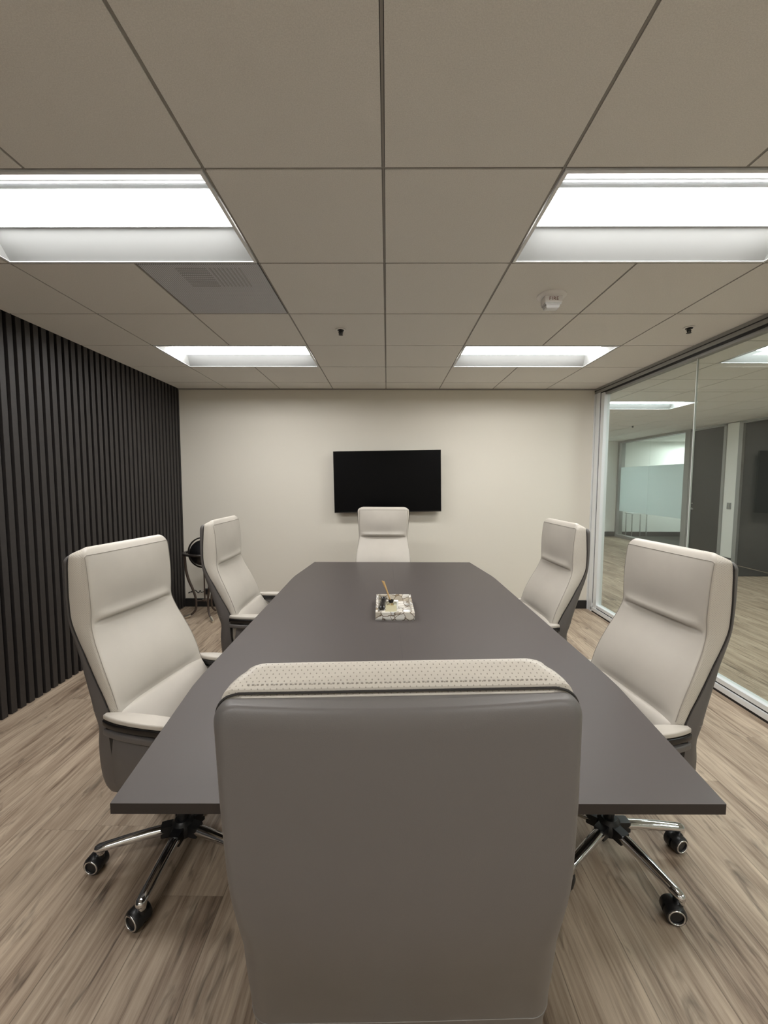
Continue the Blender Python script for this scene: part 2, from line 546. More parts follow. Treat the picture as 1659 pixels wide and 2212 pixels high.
# slatted wall: fluted panel, one mesh
mb = MB()
PITCH = 0.0669
mb.box(XL - 0.15, XL - 0.024, YR, YB, 0, HO + 0.2, m=1)
y = 2.454 - PITCH * 70 + 0.012
while y < YB - 0.004:
    a, b = max(y, YR), min(y + 0.041, YB - 0.002)
    if b - a > 0.006:
        mb.box(XL - 0.024, XL, a, b, 0.0, HC, m=0, bev=0.002)
    y += PITCH
struct(mb, 'wall_left', ['slat', 'slat_back'], 'dark brown vertical wood slat wall on the left', 'wall')

# glass partition on the right
YJ = [4.66, 3.31, 1.98, 0.65, -0.68, YR + 0.03]
for k in range(len(YJ) - 1):
    mbw = MB().box(XR + 0.006, XR + 0.016, YJ[k + 1] + 0.0036, YJ[k] - 0.0036, 0.05, 2.52)
    struct(mbw, f'window_{k+1}', 'glass', 'frameless full-height clear glass pane of the partition', 'glass pane')
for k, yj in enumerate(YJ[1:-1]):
    struct(MB().box(XR + 0.005, XR + 0.017, yj - 0.0035, yj + 0.0035, 0.10, 2.455), f'trim_{11+k}', 'joint_glint', 'pale joint strip coloured as the reflection at the glass pane edges', 'glass joint')
mb = MB()
mb.box(XR - 0.03, XR + 0.055, YR, YB, 2.492, HO + 0.19)            # head box
mb.box(XR - 0.022, XR + 0.047, YR, YB, 2.476, 2.492, m=1)
mb.box(XR - 0.012, XR + 0.04, YR, YB, 2.455, 2.476)
mb.box(XR - 0.034, XR - 0.03, YR, YB, 2.520, 2.526, m=1)
struct(mb, 'trim_4', ['trim_grey', 'gasket'], 'grey metal head channel above the glass wall', 'window frame')
mb = MB()
mb.box(XR - 0.03, XR + 0.05, YR, YB - 0.1, 0.018, 0.058, bev=0.002)
mb.box(XR - 0.026, XR + 0.046, YR, YB - 0.1, 0.0, 0.018, m=1)
mb.box(XR - 0.018, XR + 0.04, YR, YB - 0.1, 0.058, 0.068, m=1)
mb.box(XR - 0.022, XR + 0.042, YR, YB - 0.1, 0.068, 0.102, bev=0.002)
struct(mb, 'trim_5', ['aluminium', 'gasket'], 'silver aluminium floor channel under the glass wall', 'window frame')
mb = MB()
mb.box(XR - 0.034, XR + 0.055, YB - 0.030, YB, 0.0, 2.492)
mb.box(XR - 0.024, XR + 0.045, YB - 0.038, YB - 0.030, 0.0, 2.492, m=1)
mb.box(XR - 0.03, XR + 0.05, YB - 0.118, YB - 0.038, 0.0, 2.492, bev=0.002)
mb.box(XR - 0.02, XR + 0.04, YB - 0.134, YB - 0.118, 0.04, 2.48, m=1)
mb.box(XR - 0.024, XR + 0.04, YB - 0.205, YB - 0.134, 0.04, 2.48, bev=0.002)
struct(mb, 'trim_6', ['aluminium', 'gasket'], 'silver aluminium jamb where glass meets end wall', 'window frame')

# ------------------------------------------------------------------ corridor beyond the glass
struct(MB().box(XR - 0.04, XR + 0.06, YB + 0.12, YF, 0, HO + 0.2), 'wall_corridor', 'outer_wall_paint', 'pale corridor wall beyond the meeting room', 'wall')
mb = MB()
mb.box(XO, XO + 0.12, YR, 6.44, 0, HO + 0.2)
mb.box(XO, XO + 0.12, 7.52, 7.795, 0, HO + 0.2)
mb.box(XO, XO + 0.12, 6.44, 8.85, 2.575, HO + 0.2)
mb.box(XO, XO + 0.12, 8.85, YF, 2.585, HO + 0.2)
struct(mb, 'wall_right', 'outer_wall_paint', 'pale wall with dark doors across the corridor', 'wall')
struct(MB().box(XR + 0.06, XO + 3.4, YF, YF + 0.12, 0, HO + 0.2), 'wall_end', 'outer_wall_paint', 'pale wall at the far end of the corridor', 'wall')
struct(MB().box(XO + 3.3, XO + 3.4, 8.3, YF, 0, HO + 0.2), 'wall_office', 'outer_wall_paint', 'pale side wall inside the far office', 'wall')
struct(MB().box(XO + 0.12, XO + 3.3, 8.3, 8.4, 0, HO + 0.2), 'wall_office_near', 'outer_wall_paint', 'pale partition inside the far office', 'wall')
mb = MB().box(XR + 0.06, XO + 3.3, YF - 0.014, YF, 0, 0.13)
struct(mb, 'baseboard_end', 'base_black', 'black baseboard at the end of the corridor', 'baseboard')
struct(MB().box(XO - 0.012, XO, 7.54, 7.79, 0, 0.11), 'baseboard_right', 'base_black', 'black baseboard between the two dark doors', 'baseboard')
# frames across the corridor
mb = MB()
for (a, b) in ((11.30, YF), (8.69, 8.84)):
    mb.box(XO - 0.035, XO + 0.13, a, b, 0, 2.585, bev=0.003)
mb.box(XO - 0.035, XO + 0.13, 8.84, 11.30, 2.535, 2.585)
mb.box(XO - 0.035, XO + 0.13, 8.84, 11.30, 0, 0.07)
struct(mb, 'trim_7', 'trim_grey', 'grey metal frame around the far office glass', 'window frame')
w = struct(MB().box(XO + 0.03, XO + 0.04, 10.103, 11.30, 0.05, 2.55), 'window_6', 'glass', 'far office glass pane nearest the corridor end', 'glass pane')
w2 = struct(MB().box(XO + 0.03, XO + 0.04, 8.84, 10.097, 0.05, 2.55), 'window_7', 'glass', 'far office glass pane beside the dark door', 'glass pane')
f1 = MB().box(XO + 0.026, XO + 0.029, 10.103, 11.30, 0.71, 1.885).build('frosted_film', 'frost_film', w)
f2 = MB().box(XO + 0.026, XO + 0.029, 8.84, 10.097, 0.71, 1.885).build('frosted_film', 'frost_film', w2)
for f in (f1, f2): f['label'] = 'pale green frosted band'
for k, (a, b, hy) in enumerate(((7.85, 8.66, 8.60), (6.50, 7.43, 6.58))):
    mb = MB().box(XO + 0.02, XO + 0.065, a, b, 0.008, 2.535, bev=0.003)
    d = struct(mb, f'door_{k+1}', 'door_dark', ['dark grey flush door beside the far office glass', 'dark grey flush door at the right edge across the corridor'][k], 'door')
    fr = MB()
    fr.box(XO - 0.025, XO + 0.12, a - 0.055, a, 0, 2.575, bev=0.002).box(XO - 0.025, XO + 0.12, b, b + 0.03 if k == 0 else b + 0.085, 0, 2.575, bev=0.002)
    fr.box(XO - 0.025, XO + 0.12, a - 0.055, b + 0.03, 2.538, 2.575, bev=0.002)
    fr.build('door_frame', 'trim_grey', d)
    hd = MB()
    hd.lathe([(0.001, -0.012), (0.024, -0.012), (0.024, 0.0), (0.001, 0.0)], (XO + 0.02, hy, 0.95), 'x', 16)
    hd.tube([(XO + 0.02, hy, 0.95), (XO - 0.035, hy, 0.95), (XO - 0.04, hy - 0.02, 0.95), (XO - 0.04, hy - 0.12, 0.948)], 0.009)
    hd.lathe([(0.001, -0.01), (0.016, -0.01), (0.016, 0.0), (0.001, 0.0)], (XO + 0.02, hy, 1.06), 'x', 16)
    hd.build('door_handle', 'steel', d, angle=40)
o = MB().box(XO - 1.0, XO - 0.06, 6.55, 7.38, 0.0, 0.012, bev=0.003).build('door_mat', 'mat_black')
tag(o, 'black mat on the floor before the right dark door', 'mat')
t = empty('wall_control', (XO, 7.655, 1.062))
tag(t, 'small grey control plate on white wall between the dark doors', 'wall switch')
MB().box(-0.012, -0.0005, -0.045, 0.045, -0.06, 0.06, bev=0.003).build('plate', 'trim_grey', t)
MB().box(-0.024, -0.012, -0.026, 0.012, -0.035, 0.035, bev=0.003).build('button_panel', 'steel', t)

# ------------------------------------------------------------------ ceiling lights


def troffer(name, x0, y0, z, lens, label, group, lens_down=0.0):
    """2x4 recessed fixture, long axis along x, origin at its corner"""
    W, D, hgt = 2 * T, T, 0.085
    r = empty(name, (x0, y0, z)); tag(r, label, 'ceiling light', group)
    e = 0.007
    f = MB()
    a, b = e, e + 0.013
    for (p, q, s_, t_) in ((a, W - a, a, b), (a, W - a, D - b, D - a), (a, b, b, D - b), (W - b, W - a, b, D - b)):
        f.box(p, q, s_, t_, -0.003, 0.010)
    f.build('rim', 'white_enamel', r)
    # reflector: sloped sides up to a flat pan
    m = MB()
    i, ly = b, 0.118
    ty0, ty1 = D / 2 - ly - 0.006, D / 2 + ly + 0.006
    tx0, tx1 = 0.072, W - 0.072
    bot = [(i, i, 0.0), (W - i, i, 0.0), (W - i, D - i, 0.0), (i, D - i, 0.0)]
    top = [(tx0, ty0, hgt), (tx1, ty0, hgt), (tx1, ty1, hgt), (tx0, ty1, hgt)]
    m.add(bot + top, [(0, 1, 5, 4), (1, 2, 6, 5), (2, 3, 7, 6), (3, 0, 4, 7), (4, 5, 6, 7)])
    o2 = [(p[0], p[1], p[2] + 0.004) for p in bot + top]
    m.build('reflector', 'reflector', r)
    # curved diffuser
    d = MB(); n = 16
    sec = []
    for k in range(n + 1):
        q = -1 + 2 * k / n
        sec.append((D / 2 + ly * q, hgt - 0.020 - 0.036 * (1 - q * q)))
    sec += [(D / 2 + ly, hgt - 0.004), (D / 2 - ly, hgt - 0.004)]
    x_a, x_b = 0.030, W - 0.030
    d.loft([[(x, p[0], p[1]) for p in sec] for x in (x_a, x_b)])
    d.build('diffuser', lens, r, angle=30)
    fr = MB()
    for sy in (-1, 1):
        yy = D / 2 + sy * (ly + 0.001)
        fr.box(x_a, x_b, yy - 0.0025, yy + 0.0025, hgt - 0.024, hgt - 0.004)
    fr.build('diffuser_rail', 'white_enamel', r)
    return r


names = [((-3, 0), 'large recessed ceiling light at upper left, cut by the photo edge'),
         ((1, 0), 'large recessed ceiling light at upper right, cut by the photo edge'),
         ((-3, 3), 'recessed ceiling light near the end wall on the slatted wall side'),
         ((1, 3), 'recessed ceiling light near the end wall on the glass wall side'),
         ((-3, -4), 'added fill light, unseen, over the near end on the slatted side'),
         ((1, -4), 'added fill light, unseen, over the near end on the glass side')]
for (c, lb) in names:
    troffer('ceiling_light', GX + c[0] * T, GY + c[1] * T, HC, 'lens', lb, 'recessed lights of the meeting room')
onames = ['recessed corridor light at right edge, seen through the near glass pane',
          'recessed corridor light farther off, just right of the aluminium jamb', 'recessed corridor light over the near end of the corridor', 'added unseen corridor light brightening the far end of the corridor']
for c, lb in zip(OUT_LIGHT, onames):
    troffer('ceiling_light', GX + c[0] * T, GY + c[1] * T, HO, 'lens_outer', lb, 'recessed corridor lights')
troffer('ceiling_light', ox, oy, HO, 'lens_office', 'recessed light inside the far office', None)

# air diffuser
vx, vy = GX + VENT_CELL[0] * T, GY + VENT_CELL[1] * T
r = empty('air_vent', (vx, vy, HC)); tag(r, 'square perforated grey air vent panel beside the left ceiling light', 'air vent')
e = 0.009
mb = MB().box(e, T - e, e, T - e, 0.0, 0.006)
pn = mb.build('perforated_panel', 'vent_perforated', r)
uvl = pn.data.uv_layers.new(name='UVMap')
for lp in pn.data.loops:
    co = pn.data.vertices[lp.vertex_index].co
    uvl.data[lp.index].uv = (co.x, co.y)
mb = MB()
for k in range(9):
    yy = 0.045 + k * 0.023
    mb.box(0.175, 0.33, yy, yy + 0.009, -0.0015, 0.0)
for k in range(8):
    xx = 0.345 + k * 0.021
    mb.box(xx, xx + 0.008, 0.045, 0.238, -0.0015, 0.0)
mat('vent_louver', (0.40, 0.41, 0.43), 0.6)
mb.build('louver_core', 'vent_louver', r)

# fire strobe
r = empty('fire_strobe', (0.93, 2.44, HC)); tag(r, 'white ceiling fire alarm strobe lettered FIRE', 'fire alarm')
MB().lathe([(0.001, 0.0), (0.080, 0.0), (0.080, -0.006), (0.070, -0.014), (0.001, -0.014)], seg=40).build('base_disc', 'white_plastic', r, angle=40)
MB().box(-0.050, 0.050, -0.035, 0.035, -0.050, -0.013, bev=0.005).build('housing', 'white_plastic', r, angle=40)
mb = MB()
mb.loft([[(-a, -b, z), (a, -b, z), (a, b, z), (-a, b, z)] for a, b, z in ((0.046, 0.031, -0.050), (0.044, 0.029, -0.058), (0.038, 0.026, -0.062), (0.036, 0.022, -0.074), (0.028, 0.016, -0.078))])
mb.build('strobe_lens', 'clear_lens', r)
cu = bpy.data.curves.new('lettering', 'FONT'); cu.body = 'FIRE'; cu.size = 0.026; cu.align_x = 'CENTER'; cu.align_y = 'CENTER'; cu.extrude = 0.0004
cu.space_character = 1.15
tx = bpy.data.objects.new('lettering', cu); COL.objects.link(tx); tx.parent = r
cu.materials.append(MATS['red_letter'])
me_ = bpy.data.meshes.new_from_object(tx)
bpy.data.objects.remove(tx); tx = bpy.data.objects.new('lettering', me_); COL.objects.link(tx); tx.parent = r
tx.location = (0.0, -0.0356, -0.031); tx.rotation_euler = (PI / 2, 0, 0)
tx['label'] = 'dark red letters FIRE'


def sprinkler(x, y, z, label):
    r = empty('sprinkler', (x, y, z)); tag(r, label, 'sprinkler', 'ceiling sprinklers')
    MB().lathe([(0.020, -0.001), (0.036, -0.002), (0.036, -0.005), (0.020, -0.006)], seg=28).build('escutcheon', 'white_plastic', r, angle=40)
    m = MB().lathe([(0.001, 0.0), (0.023, 0.0), (0.022, -0.010), (0.010, -0.014), (0.008, -0.028), (0.001, -0.028)], seg=20)
    for s_ in (-1, 1):
        m.tube([(0.009 * s_, 0, -0.012), (0.014 * s_, 0, -0.022), (0.006 * s_, 0, -0.036)], 0.003, seg=6)
    m.build('body', 'plastic_black', r, angle=40)
    MB().lathe([(0.001, -0.035), (0.014, -0.035), (0.016, -0.038), (0.001, -0.040)], seg=18).build('deflector', 'plastic_black', r)


sprinkler(-0.327, 2.97, HC, 'black ceiling sprinkler in the tile between the two rows of lights')
sprinkler(2.06, 2.93, HC, 'black ceiling sprinkler close to the glass wall head')
sprinkler(4.78, 8.2, HO, 'small dark sprinkler on the corridor ceiling beyond glass')

# ------------------------------------------------------------------ television
TVX, TVY, TVZ = 0.003, 4.742, 1.494
r = empty('television', (TVX, TVY, TVZ)); r.rotation_euler = (0, math.radians(-1.1), 0)
tag(r, 'black flat screen television mounted on the cream end wall', 'television')
hw, hh = 0.612, 0.351
MB().box(-hw, hw, -0.012, 0.018, -hh, hh, bev=0.003).build('casing', 'gloss_black', r)
MB().box(-hw + 0.006, hw - 0.006, -0.0135, -0.0122, -hh + 0.012, hh - 0.006).build('screen', 'tv_screen', r)
MB().box(-0.36, 0.36, 0.018, 0.050, -0.27, 0.16, bev=0.012).build('rear_housing', 'plastic_black', r)
MB().box(-0.20, 0.20, 0.050, 0.086, -0.16, 0.16, bev=0.004).build('wall_bracket', 'plastic_black', r)

# ------------------------------------------------------------------ conference table
TZ, TT = 0.735, 0.0265
r = empty('conference_table', (0.064, 2.40, 0)); r.rotation_euler = (0, 0, 0.0095)
tag(r, 'long dark taupe boat-shaped conference table in the room centre', 'table')
hl, he, hm, kk = 1.47, 0.733, 0.800, 0.866


def half_top(sx):
    out = [(0.0002, -hl), (he, -hl), (hm - 0.004, -kk - 0.04), (hm, -kk + 0.06), (hm, kk - 0.06), (hm - 0.004, kk + 0.04), (he, hl), (0.0002, hl)]
    if sx < 0: out = [(-x, y_) for x, y_ in out][::-1]
    return out


for sx in (1, -1):
    o_ = half_top(sx)
    m = MB(); n = len(o_)
    m.add([(p[0], p[1], TZ - TT) for p in o_] + [(p[0], p[1], TZ) for p in o_], [tuple(range(n))[::-1], tuple(range(n, 2 * n))])
    for k in range(n):
        k2 = (k + 1) % n
        seam_side = abs(o_[k][0]) < 0.01 and abs(o_[k2][0]) < 0.01
        m.f.append((k, k2, k2 + n, k + n)); m.mi.append(0 if seam_side else 1)
    m.build('tabletop', ['laminate', 'edge_band'], r)
for yy in (-0.55, 0.55):
    m = MB().box(-0.32, 0.32, yy - 0.035, yy + 0.035, 0.03, TZ - TT, bev=0.003)
    m.box(-0.36, 0.36, yy - 0.06, yy + 0.06, 0.0, 0.03, bev=0.003)
    m.build('pedestal', 'edge_band', r)
MB().box(-0.02, 0.02, -0.515, 0.515, 0.30, TZ - TT - 0.02).build('modesty_panel', 'edge_band', r)

# ------------------------------------------------------------------ executive chair (local: +y forward, seat faces +y, origin under the upper back edge)
SH_Z = [0.299, 0.314, 0.345, 0.427, 0.50, 0.58, 0.63, 0.68, 0.75, 0.825, 0.90, 0.965, 1.05, 1.14, 1.218]
SH_R = [0.140, 0.108, 0.094, 0.082, 0.080, 0.085, 0.068, 0.054, 0.029, 0.001, -0.020, -0.029, -0.032, -0.031, -0.027]
SH_F = [0.155, 0.172, 0.178, 0.172, 0.162, 0.158, 0.163, 0.142, 0.100, 0.056, 0.014, -0.010, -0.013, -0.006, 0.001]
HW_Z = [0.299, 0.36, 0.50, 0.60, 0.70, 0.80, 0.88, 0.97, 1.10, 1.218]
HW_V = [0.232, 0.242, 0.248, 0.250, 0.246, 0.237, 0.229, 0.229, 0.236, 0.243]


def hw_shell(z): return smooth_interp(HW_Z, HW_V, z)
def y_rear(z): return smooth_interp(SH_Z, SH_R, z)
def y_bound(z): return smooth_interp(SH_Z, SH_F, z)


def shell_ring(z, dz_top=None, inset=0.0, yin=0.0):
    h = hw_shell(z) - inset
    yr, yf = y_rear(z) + yin, y_bound(z) - yin * 0.3
    dep = max(yf - yr, 0.004)
    bul = 0.014                                     # rear face bows back at the middle
    rc = min(dep * 0.92, 0.050)
    pts = []
    # start front left, go back round to front right, then across the inside
    pts.append((-h, yf))
    for k in range(9):
        q = PI / 2 * k / 8
        rx = rc * 1.0
        pts.append((-h + rx * (1 - math.cos(q)), yr + rc * (1 - math.sin(q)) + 0.0))
    nn = 16
    x0 = -h + rc
    for k in range(1, nn):
        x = x0 + (2 * (h - rc)) * k / nn
        pts.append((x, yr - bul * (1 - (x / (h - rc)) ** 2)))
    for k in range(9):
        q = PI / 2 * (1 - k / 8)
        pts.append((h - rc * (1 - math.cos(q)), yr + rc * (1 - math.sin(q))))
    pts.append((h, yf))
    m_ = 6
    for k in range(1, m_):
        x = h - 2 * h * k / m_
        pts.append((x, yf - 0.002))
    return [(p[0], p[1], z) for p in pts]


def chair_build():
    root = empty('executive_chair')
    # --- back shell
    rings = []
    zt, rr = 1.218, 0.027
    for z in np.linspace(0.299, zt - rr, 46):
        ins = 0.0
        db = z - 0.299
        if db < 0.04: ins = 0.04 - math.sqrt(max(0.0, 0.0016 - (0.04 - db) ** 2))
        rings.append(shell_ring(float(z), inset=ins * 0.7))
    for k in range(1, 9):
        a = PI / 2 * k / 8
        z = zt - rr + rr * math.sin(a)
        rings.append(shell_ring(z, inset=rr * (1 - math.cos(a)), yin=0.010 * (1 - math.cos(a)) * 1.0))
    MB().loft(rings).build('back_shell', 'leather_grey', root, smooth=True, angle=60)
    # horizontal seam round the shell
    ring = shell_ring(0.66)[:35]
    seam2 = []
    for j in range(2, 33):
        zz = 0.682 - 0.050 * (abs(ring[j][0]) / 0.25) ** 2
        q = shell_ring(zz)[j]
        seam2.append((q[0], q[1], zz))
    sm = MB().tube(seam2, 0.0009, seg=6)
    sm.build('shell_seam', 'seam_grey', root)['label'] = 'light stitched seam across the lower back'

    # --- back cushion
    ZTOP, rT = 1.248, 0.042
    FZ = [0.63, 0.661, 0.70, 0.76, 0.83, 0.90, 0.955, 1.02, 1.10, 1.18, 1.234]
    FY = [0.212, 0.199, 0.187, 0.163, 0.129, 0.094, 0.075, 0.075, 0.073, 0.066, 0.058]
    FWZ = [0.63, 0.70, 0.80, 0.88, 0.96, 1.10, 1.234]
    FWV = [0.248, 0.248, 0.243, 0.232, 0.221, 0.222, 0.222]
    nf = 40

    def cush_ring(z, shrink=0.0, fsh=0.0):
        zz = min(z, 1.218)
        hb = hw_shell(min(zz, 1.17)) - 0.004 - shrink
        yb = y_bound(zz) + (0.004 if z < 1.2 else 0.004)
        hf = smooth_interp(FWZ, FWV, z) - shrink
        yc = smooth_interp(FZ, FY, z) - fsh
        side = []
        ns, rc = 7, 0.016
        for k in range(ns):
            t_ = k / ns
            # slight outward bow of the bolster
            side.append((-(hb + (hf - hb) * t_) - 0.004 * math.sin(PI * t_), yb + (yc - rc - yb) * t_))
        cor = []
        for k in range(5):
            q = PI / 2 * k / 4
            cor.append((-hf + rc * (1 - math.cos(q)), yc - rc + rc * math.sin(q)))
        front = []
        hx = hf - rc
        for k in range(1, nf):
            u = -1 + 2 * k / nf
            w = 1 - abs(u) ** 2.6
            head = 1 / (1 + math.exp(-(z - 0.958) / 0.004))
            pil_h = 0.013 * (1 - ((z - 1.09) / 0.16) ** 2 if abs(z - 1.09) < 0.16 else 0.0)
            pil_b = 0.016 * max(0.0, math.sin(PI * (z - 0.66) / 0.30))
            dy = (pil_h * head + pil_b * (1 - head)) * w
            dz_ = z - 0.957
            cr_w = max(0.0, 1 - abs(u) ** 6 * 1.0)
            dy += -0.019 * math.exp(-(dz_ / 0.009) ** 2) * cr_w + 0.013 * math.exp(-((dz_ - 0.024) / 0.020) ** 2) * cr_w
            dy += -0.010 * math.exp(-((z - 0.652) / 0.018) ** 2) * w
            front.append((hx * u, yc + dy))
        return [(p[0], p[1], z) for p in side + cor + front + [(-p[0], p[1]) for p in cor[::-1]] + [(-p[0], p[1]) for p in side[::-1]]]
    zs_ = list(np.linspace(0.632, 0.925, 26)) + list(np.linspace(0.93, 0.995, 22)) + list(np.linspace(1.005, ZTOP - rT, 18))
    rings = [cush_ring(float(z)) for z in zs_]
    for k in range(1, 11):
        a = PI / 2 * k / 10
        rg = cush_ring(ZTOP - rT + rT * math.sin(a), shrink=0.034 * (1 - math.cos(a)), fsh=0.026 * (1 - math.cos(a)) ** 1.15)
        rings.append([(p[0], p[1], p[2] - 0.024 * math.sin(a) ** 2 * max(0.0, 1 - p[1] / 0.034)) for p in rg])
    n = len(rings[0]); ns, ncor = 7, 5
    nmain = len(zs_)

    def mf(i, j):
        if i == -1 or i >= nmain + 6: return 1
        if j < ns + 1 or j >= n - ns - 2: return 1
        return 0
    mbc = MB().loft(rings, mfun=mf)
    # gently domed top
    ci = len(mbc.v) - 1
    cu_ = mbc.build('back_cushion', ['leather_cream', 'cream_perforated'], root, smooth=True, angle=70)
    me = cu_.data
    uvl_ = me.uv_layers.new(name='UVMap')
    for pl in me.polygons:
        flat = abs(pl.normal.z) > 0.6
        for li in pl.loop_indices:
            co = me.vertices[me.loops[li].vertex_index].co
            uvl_.data[li].uv = (co.x, co.y) if flat else ((co.y, co.z) if abs(pl.normal.x) > 0.4 else (co.x, co.z))
    # stitched seam that follows the front corner up, over and down
    jl, jr = ns + 2, n - ns - 3
    path = [rings[i][jl] for i in range(2, nmain + 1)] + [rings[nmain + 1][j] for j in range(jl + 1, jr)] + [rings[i][jr] for i in range(nmain, 1, -1)]
    MB().tube([(p[0] * 1.002, p[1] + 0.0005, p[2] + 0.0004) for p in path], 0.0015, seg=6).build('front_seam', 'thread', cu_)
    # headrest crease line
    cz = min(range(len(zs_)), key=lambda i: abs(zs_[i] - 0.956))
    # rear edge: dark piping along the shell and a row of stitches
    pl_ = [(-(hw_shell(z) - 0.0015), y_bound(z) + 0.002, z) for z in np.linspace(0.66, 1.19, 30)]
    topp = []
    for k in range(1, 8):
        a = PI / 2 * k / 8
        topp.append((-(0.2425 - 0.027 * (1 - math.cos(a))), 0.0025, 1.192 + 0.0285 * math.sin(a)))
    acr = [(x, 0.0036, 1.2215) for x in np.linspace(-0.212, 0.212, 18)]
    full = pl_ + topp + acr + [(-p[0], p[1], p[2]) for p in topp[::-1]] + [(-p[0], p[1], p[2]) for p in pl_[::-1]]
    MB().tube(full, 0.0016, seg=6).build('edge_piping', 'piping', cu_)['label'] = 'dark piping between cushion and shell'
    MB().tube([(x, 0.0004, 1.2172) for x in np.linspace(-0.207, 0.207, 18)], 0.0018, seg=8).build('top_welt', 'leather_cream', cu_, smooth=True)
    st = MB()
    for k in range(64):
        x = -0.20 + 0.40 * k / 63
        st.box(x - 0.0015, x + 0.0015, 0.0082, 0.0100, 1.2255, 1.2315)
    st.build('stitching', 'thread', cu_)

    # --- seat with its upturned rear
    S = [(0.172, 0.645), (0.196, 0.652), (0.214, 0.640), (0.240, 0.600), (0.270, 0.560), (0.315, 0.525), (0.38, 0.507), (0.48, 0.503), (0.57, 0.505), (0.63, 0.498),
         (0.668, 0.475), (0.680, 0.440), (0.660, 0.415), (0.60, 0.405), (0.40, 0.400), (0.22, 0.400), (0.176, 0.42), (0.168, 0.50), (0.168, 0.60)]
    cy = sum(p[0] for p in S) / len(S); cz_ = sum(p[1] for p in S) / len(S)
    rs = []
    for xx, ins in ((-0.240, 0.020), (-0.239, 0.010), (-0.236, 0.004), (-0.232, 0.0), (-0.15, 0), (0, 0), (0.15, 0), (0.232, 0.0), (0.236, 0.004), (0.239, 0.010), (0.240, 0.020)):
        ring = []
        for k, p in enumerate(S):
            a, b = S[k - 1], S[(k + 1) % len(S)]
            t_ = Vector((b[0] - a[0], b[1] - a[1])).normalized()
            nx, nz = t_.y, -t_.x
            dip = -0.006 * (1 - (xx / 0.25) ** 2) if 4 < k < 9 else 0
            ring.append((xx, p[0] + nx * ins, p[1] + nz * ins + dip))
        rs.append(ring)
    MB().loft(rs).build('seat', 'leather_cream', root, smooth=True, angle=60)

    # --- arms
    def outline(sx, grow=0.0, y0=0.0):
        Y = [0.166, 0.182, 0.205, 0.24, 0.29, 0.35, 0.41, 0.45, 0.472, 0.480]
        Wd = [0.012, 0.019, 0.026, 0.033, 0.038, 0.040, 0.039, 0.035, 0.026, 0.015]
        outr = [(0.268 + w * 0.95 + grow, y_ + (y0 if k == 0 else 0)) for k, (y_, w) in enumerate(zip(Y, Wd))]
        inn = [(0.268 - w * 0.75 - grow, y_) for y_, w in zip(Y, Wd)]
        pts = outr + inn[::-1]
        return [(p[0] * sx, p[1]) for p in (pts if sx > 0 else pts[::-1])]
    for sx in (1, -1):
        arm = MB()
        # gray support panel
        pan = [(0.212, 0.585), (0.360, 0.585), (0.352, 0.50), (0.345, 0.40), (0.335, 0.365), (0.250, 0.360), (0.222, 0.372), (0.206, 0.40), (0.200, 0.44), (0.203, 0.52)]
        rp = []
        for xx, sc in ((0.254, 0.94), (0.257, 1.0), (0.284, 1.0), (0.288, 0.94)):
            rp.append([(xx * sx, 0.28 + (p[0] - 0.28) * sc, 0.475 + (p[1] - 0.475) * (sc if sc < 1 else 1)) for p in pan])
        arm.loft(rp)
        arm.box(min(0.10 * sx, 0.275 * sx), max(0.10 * sx, 0.275 * sx), 0.235, 0.335, 0.372, 0.398, bev=0.004)
        am = arm.build('armrest', 'leather_grey', root, smooth=True, angle=40)
        MB().prism(outline(sx, 0.0015), 0.577, 0.600, bev=0.0055).build('arm_rail', 'leather_grey', am, smooth=True, angle=40)
        m = MB().prism(outline(sx, 0.002), 0.612, 0.634, bev=0.003)
        m.box(min(0.258 * sx, 0.280 * sx), max(0.258 * sx, 0.280 * sx), 0.178, 0.225, 0.596, 0.614)
        m.box(min(0.258 * sx, 0.280 * sx), max(0.258 * sx, 0.280 * sx), 0.40, 0.44, 0.596, 0.614)
        m.build('arm_plate', 'gloss_black', am, angle=40)
        MB().prism(outline(sx, -0.002), 0.634, 0.653, bev=0.0055).build('arm_pad', 'leather_cream', am, smooth=True, angle=50)

    # --- mechanism, column, base
    MB().box(-0.11, 0.11, 0.17, 0.46, 0.345, 0.40, bev=0.012).build('tilt_mechanism', 'plastic_black', root)
    MB().lathe([(0.001, 0.345), (0.026, 0.345), (0.026, 0.22), (0.020, 0.22), (0.020, 0.10), (0.001, 0.10)], (0, 0.30, 0), seg=20).build('gas_column', 'plastic_black', root, angle=40)
    return root


def chair_base(root, hub, rot):
    """five star base; hub position and leg angle in the chair's own space"""
    b = empty('star_base'); b.parent = root
    b.location = (hub[0], hub[1], 0); b.rotation_euler = (0, 0, rot)
    return b


